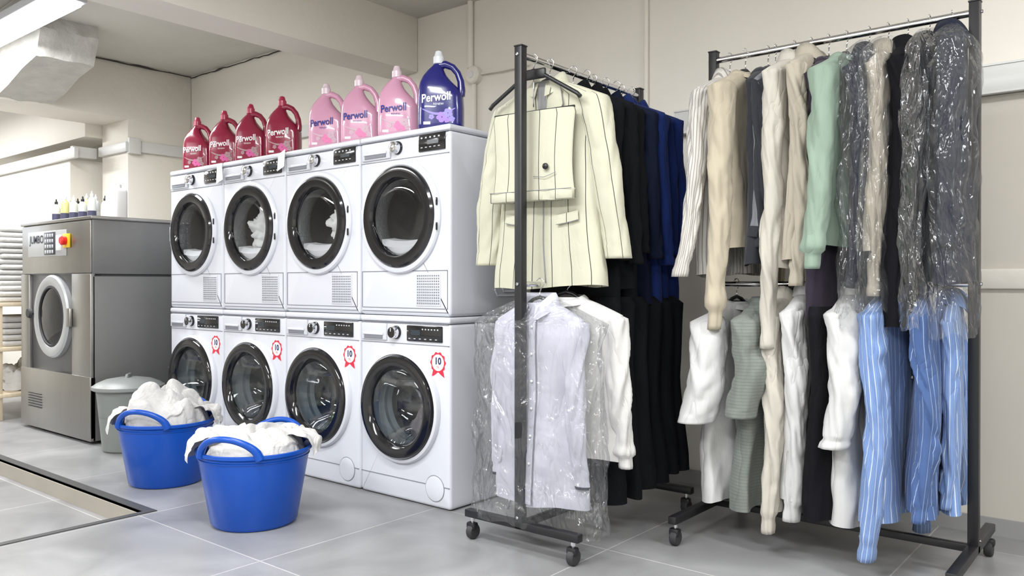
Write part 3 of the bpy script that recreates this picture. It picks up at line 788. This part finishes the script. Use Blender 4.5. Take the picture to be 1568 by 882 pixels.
CREAM=fab('cream_pinstripe',(.49,.48,.375),stripe=(0,.074,.040,(.04,.04,.04)),crease=.15)
CREAMP=fab('cream_plain',(.49,.48,.375),crease=.12)
BK=fab('black_cloth',(.0045,.005,.0065),sheen=.0,spec=.12,crease=.25)
NV=fab('navy_cloth',(.006,.009,.024),sheen=.0,spec=.12,crease=.25)
RB=fab('royal_blue_cloth',(.006,.018,.10),sheen=.03,spec=.2)
WS=fab('white_shirt_cotton',(.52,.52,.60),crease=.35)
WS2=fab('white_cotton_warm',(.55,.545,.53))
def lapels(b,front):
    for sd in(-1,1):
        pts=[(.035,.0),(.085,.03),(.098,.10),(.085,.13),(.10,.145),(.03,.36),(.006,.40),(.02,.2)]
        vs=[front(sd*x,d,.012) for x,d in pts]; vs=[(v[0],min(v[1],-.05),v[2]) for v in vs]
        b.raw(vs,[[0,1,2,7],[2,3,4,7],[4,5,6,7]],CREAMP)
        b.tube([vs[1],vs[2],vs[3],vs[4],vs[5],vs[6]],.0014,GROOVE,5)
        vs=[front(sd*x,d,.010) for x,d in((.07,.52),(.165,.505),(.168,.54),(.073,.555))]; b.raw(vs,[[0,1,2,3]],CREAM)
        b.tube([front(sd*x,d,.011) for x,d in((.07,.555),(.12,.55),(.168,.54))],.0012,GROOVE,5)
    vs=[(-.03,-.052,-.075),(.03,-.052,-.075),(.012,-.054,-.25),(-.012,-.054,-.25)]
    b.raw(vs,[[0,1,2,3]],pm('lining_grey',(.25,.25,.25),.7))
    b.tube([front(.012+.03*max(0,i/12-.6),lerp(.4,.775,i/12),.006) for i in range(13)],.002,GROOVE,5)
    b.lathe([(0,-.002),(.010,-.002),(.011,.002)],BLACK,front(0,.42,.012),'y',12)
garment('hanging_suit_jacket',(-1.885,2.535,1.855),radians(4),CREAM,W=.225,L=.79,D=.055,sleeve=.62,splay=.11,sr=.068,collar='shirt',fold=.008,wr=.45,seed=2.2,z0=.075,parts=lapels,flare=1.14,hmat=BLACK,taper=.22,cuffs=False)
def wb(b,front):
    R=[]
    for i in range(13):
        x=lerp(-.184,.184,i/12); yy=-.026+.003*sin(i*1.7)
        R.append([(x,yy,-.500),(x,yy-.003,-.504),(x,yy-.003,-.536),(x,yy,-.540),(x,0,-.540),(x,0,-.500)])
    b.rings(R,CREAM,True,True)
    b.tube([(-.184,-.031,-.502),(.184,-.031,-.502)],.0012,GROOVE,5)
    b.tube([(.02,-.034,-.45),(.07,-.036,-.455),(.12,-.034,-.44)],.0012,GROOVE,5)
    b.lathe([(0,-.004),(.011,-.004),(.012,.002)],BLACK,(.075,-.036,-.415),'y',14)
    b.tube([(-.205,-.0,-.165),(-.19,0,-.15),(-.1,0,-.095),(-.02,0,-.045),(0,0,-.04),(.02,0,-.045),(.1,0,-.095),(.19,0,-.15),(.205,0,-.165)],.008,BLACK,8)
    b.box((0,0,-.055),(.11,.016,.04),BLACK,.008)
    b.tube([(-.18,0,-.198),(.18,0,-.198)],.006,BLACK,8)
garment('folded_trousers',(-1.895,2.445,1.855),radians(5),CREAM,W=.186,L=.335,D=.022,sleeve=0,topw=.18,sh=.02,collar=None,seed=5,z0=.20,fold=.003,wr=.3,parts=wb,hookbar=False)
i=0
for y,m,W_g,L_g in((2.68,BK,.215,.86),(2.76,BK,.22,.80),(2.84,BK,.22,.95),(2.92,NV,.225,.86),(2.99,RB,.228,.88),(3.06,RB,.225,.84),(3.13,RB,.225,.86)):
    i+=1
    garment('hanging_coat',(-1.885+.01*(i%3),y,1.855),radians((i*37%9)-4),m,W=W_g,L=L_g,D=.040,sleeve=.58+.02*(i%3),splay=.05,sr=.060,seed=10+i*1.7,z0=.08,fold=.008,wr=.6)
i=0
for y,m in((2.66,BK),(2.75,BK),(2.84,BK),(2.93,BK),(3.02,BK),(3.11,BK)):
    i+=1
    garment('hanging_trousers',(-1.86,y,1.0),radians((i*29%9)-4),m,W=.215+.006*i,L=.80-.012*i,D=.044,sleeve=0,topw=.20,sh=.03,collar=None,seed=30+i*1.3,z0=.05,fold=.016,flare=1.14,wr=.7)
CUF=fab('cuff_navy',(.03,.035,.07))
garment('hanging_shirt',(-1.86,2.44,1.0),radians(3),WS,W=.195,L=.76,D=.045,sleeve=.60,splay=.035,sr=.052,placket=2,seed=41,z0=.07,fold=.012,cuff=CUF,flare=1.03,wr=.75)
garment('hanging_shirt',(-1.80,2.53,1.0),radians(6),WS2,W=.235,L=.60,D=.04,sleeve=.55,splay=.05,sr=.055,seed=43,z0=.05,fold=.012,collar='round',wr=.8,rib=True)
film((-1.87,2.44,1.0),radians(3),.265,.86,.085,3.7,z0=.045)

# --- rack 2 (upper)
R90=radians(90)
Y2=3.12
ST=fab('striped_shirting',(.56,.54,.505),stripe=(0,.015,.28,(.29,.27,.25)))
ECRU=fab('ecru_fleece',(.46,.405,.31),crease=.3)
GR=fab('grey_knit',(.17,.18,.20),var=.2,vscale=60)
CH=fab('charcoal_knit',(.025,.027,.034))
OW=fab('off_white_denim',(.50,.475,.415))
SAND=fab('sand_denim',(.41,.37,.30))
SAGE=fab('sage_fleece',(.24,.32,.255),crease=.3)
PUR=fab('plum_knit',(.025,.018,.032))
NV2=fab('navy_suit',(.010,.013,.028),sheen=.03,spec=.2)
BK2=fab('black_suit',(.006,.006,.008),sheen=.0,spec=.15)
def g2(n,x,mat,dy=0,**k):
    dr=k.pop('dr',0); zr=k.pop('zr',1.92); k.setdefault('wr',.85)
    return garment(n,(x,Y2+dy,zr),R90+radians(dr),mat,**k)
g2('hanging_shirt',-1.405,ST,dr=-12,W=.215,L=.80,D=.04,sleeve=.73,splay=.14,sr=.06,seed=51,placket=True)
g2('hanging_sweatshirt',-1.33,ECRU,dr=-5,W=.22,L=.70,D=.04,sleeve=.93,splay=.05,sr=.070,seed=53,collar='round',dy=-.02,wr=.75,rib=True)
g2('hanging_sweatshirt',-1.245,CH,dr=0,W=.20,L=.76,D=.038,sleeve=.0,seed=55,collar='round',sleeve_mat=GR)
g2('hanging_sweatshirt',-1.215,GR,dr=3,W=.21,L=.66,D=.03,sleeve=.62,splay=.0,sr=.048,seed=56,collar='round',hem=CH,sleeve_mat=CH)
g2('hanging_jacket',-1.14,OW,dr=-4,W=.22,L=.80,D=.035,sleeve=1.02,splay=.03,sr=.060,seed=57,placket=True,z0=.06)
g2('hanging_jacket',-1.075,SAND,dr=2,W=.215,L=.78,D=.036,sleeve=.8,splay=.0,sr=.055,seed=59,placket=True,z0=.05)
g2('hanging_sweater',-1.01,PUR,W=.2,L=.95,D=.03,sleeve=.7,splay=.0,sr=.048,seed=61,collar='round')
g2('hanging_sweatshirt',-.945,SAGE,dr=-6,W=.225,L=.70,D=.04,sleeve=.71,splay=.09,sr=.070,seed=63,collar='round',z0=.08,wr=.75,rib=True)
def wf(n,x,mat,fs,**k):
    g2(n,x,mat,**k)
    film((x,Y2+k.get('dy',0),1.92),R90+radians(k.get('dr',0)),.24,fs[0],fs[1],x*9,z0=.03)
wf('hanging_suit_jacket',-.865,NV2,(1.04,.045),W=.20,L=.84,D=.032,sleeve=.66,splay=.0,sr=.05,seed=65)
wf('hanging_jacket',-.80,SAND,(.98,.04),W=.20,L=.72,D=.03,sleeve=.80,splay=.0,sr=.05,seed=67)
g2('hanging_suit_jacket',-.735,BK2,dr=3,W=.20,L=.98,D=.04,sleeve=.85,splay=.0,sr=.05,seed=69)
wf('hanging_suit_jacket',-.665,BK2,(1.04,.04),W=.20,L=.84,D=.03,sleeve=.68,splay=.0,sr=.05,seed=71)
wf('hanging_suit_jacket',-.595,NV2,(1.06,.065),W=.215,L=.86,D=.045,sleeve=.66,splay=.03,sr=.058,seed=73,dr=8,z0=.06)
# --- rack 2 (lower)
LIN=fab('grey_linen',(.18,.20,.18),var=.2,vscale=40,stripe=(1,.012,.25,(.145,.165,.145)))
IV=fab('ivory_shirting',(.50,.47,.41))
WL=fab('white_linen',(.55,.55,.545))
B1=fab('blue_stripe',(.15,.24,.47),stripe=(0,.026,.13,(.50,.56,.66)),stripes2=(0,.0087,.2,(.20,.30,.52)))
B2=fab('blue_denim_stripe',(.06,.11,.26),stripe=(0,.024,.09,(.32,.40,.54)))
kw=dict(zr=1.0)
g2('hanging_t_shirt',-1.375,WL,dr=-10,W=.215,L=.78,D=.045,sleeve=.38,splay=.10,sr=.092,seed=81,collar='round',z0=.07,fold=.02,taper=.1,cuffs=False,**kw)
g2('hanging_t_shirt',-1.25,LIN,dr=-2,W=.215,L=.80,D=.045,sleeve=.36,splay=.05,sr=.085,seed=83,collar='round',z0=.06,fold=.018,taper=.1,cuffs=False,**kw)
g2('hanging_shirt',-1.155,IV,dr=-3,W=.205,L=.80,D=.035,sleeve=.80,splay=.03,sr=.054,seed=85,z0=.045,placket=True,**kw)
g2('hanging_shirt',-1.075,WL,dr=-4,W=.205,L=.76,D=.04,sleeve=.76,splay=.01,sr=.060,seed=87,z0=.03,placket=True,**kw)
g2('hanging_trousers',-.985,BK2,dy=-.05,W=.20,L=.76,D=.04,sleeve=0,topw=.18,sh=.03,collar=None,seed=88,z0=.08,fold=.02,**kw)
g2('hanging_shirt',-.90,WL,dr=-4,W=.215,L=.82,D=.05,sleeve=.46,splay=.06,sr=.080,seed=89,z0=.03,placket=True,taper=.15,**kw)
g2('hanging_shirt',-.775,B1,dr=-9,W=.225,L=.78,D=.05,sleeve=.83,splay=.05,sr=.064,seed=91,z0=.03,placket=True,flare=1.1,**kw)
g2('hanging_shirt',-.645,B2,dr=-2,W=.215,L=.74,D=.045,sleeve=.68,splay=.02,sr=.058,seed=93,z0=.03,placket=True,**kw)
g2('hanging_shirt',-.60,B1,dr=6,dy=.05,W=.19,L=.72,D=.03,sleeve=.62,splay=.02,sr=.045,seed=95,z0=.05,**kw)

# ------------------------------------------------------------------ world & camera
w=bpy.data.worlds.new('world'); scene.world=w; w.use_nodes=True
w.node_tree.nodes['Background'].inputs[0].default_value=(.8,.85,.95,1); w.node_tree.nodes['Background'].inputs[1].default_value=.3
cd=bpy.data.cameras.new('camera'); cd.lens=1239/1568*36; cd.sensor_width=36; cd.clip_start=.05
co=bpy.data.objects.new('camera',cd); col.objects.link(co); co.location=(0,0,1.0)
co.rotation_euler=(radians(90-.28),0,radians(39.3)); scene.camera=co
scene.view_settings.view_transform='Standard'; scene.view_settings.look='None'; scene.view_settings.exposure=.34
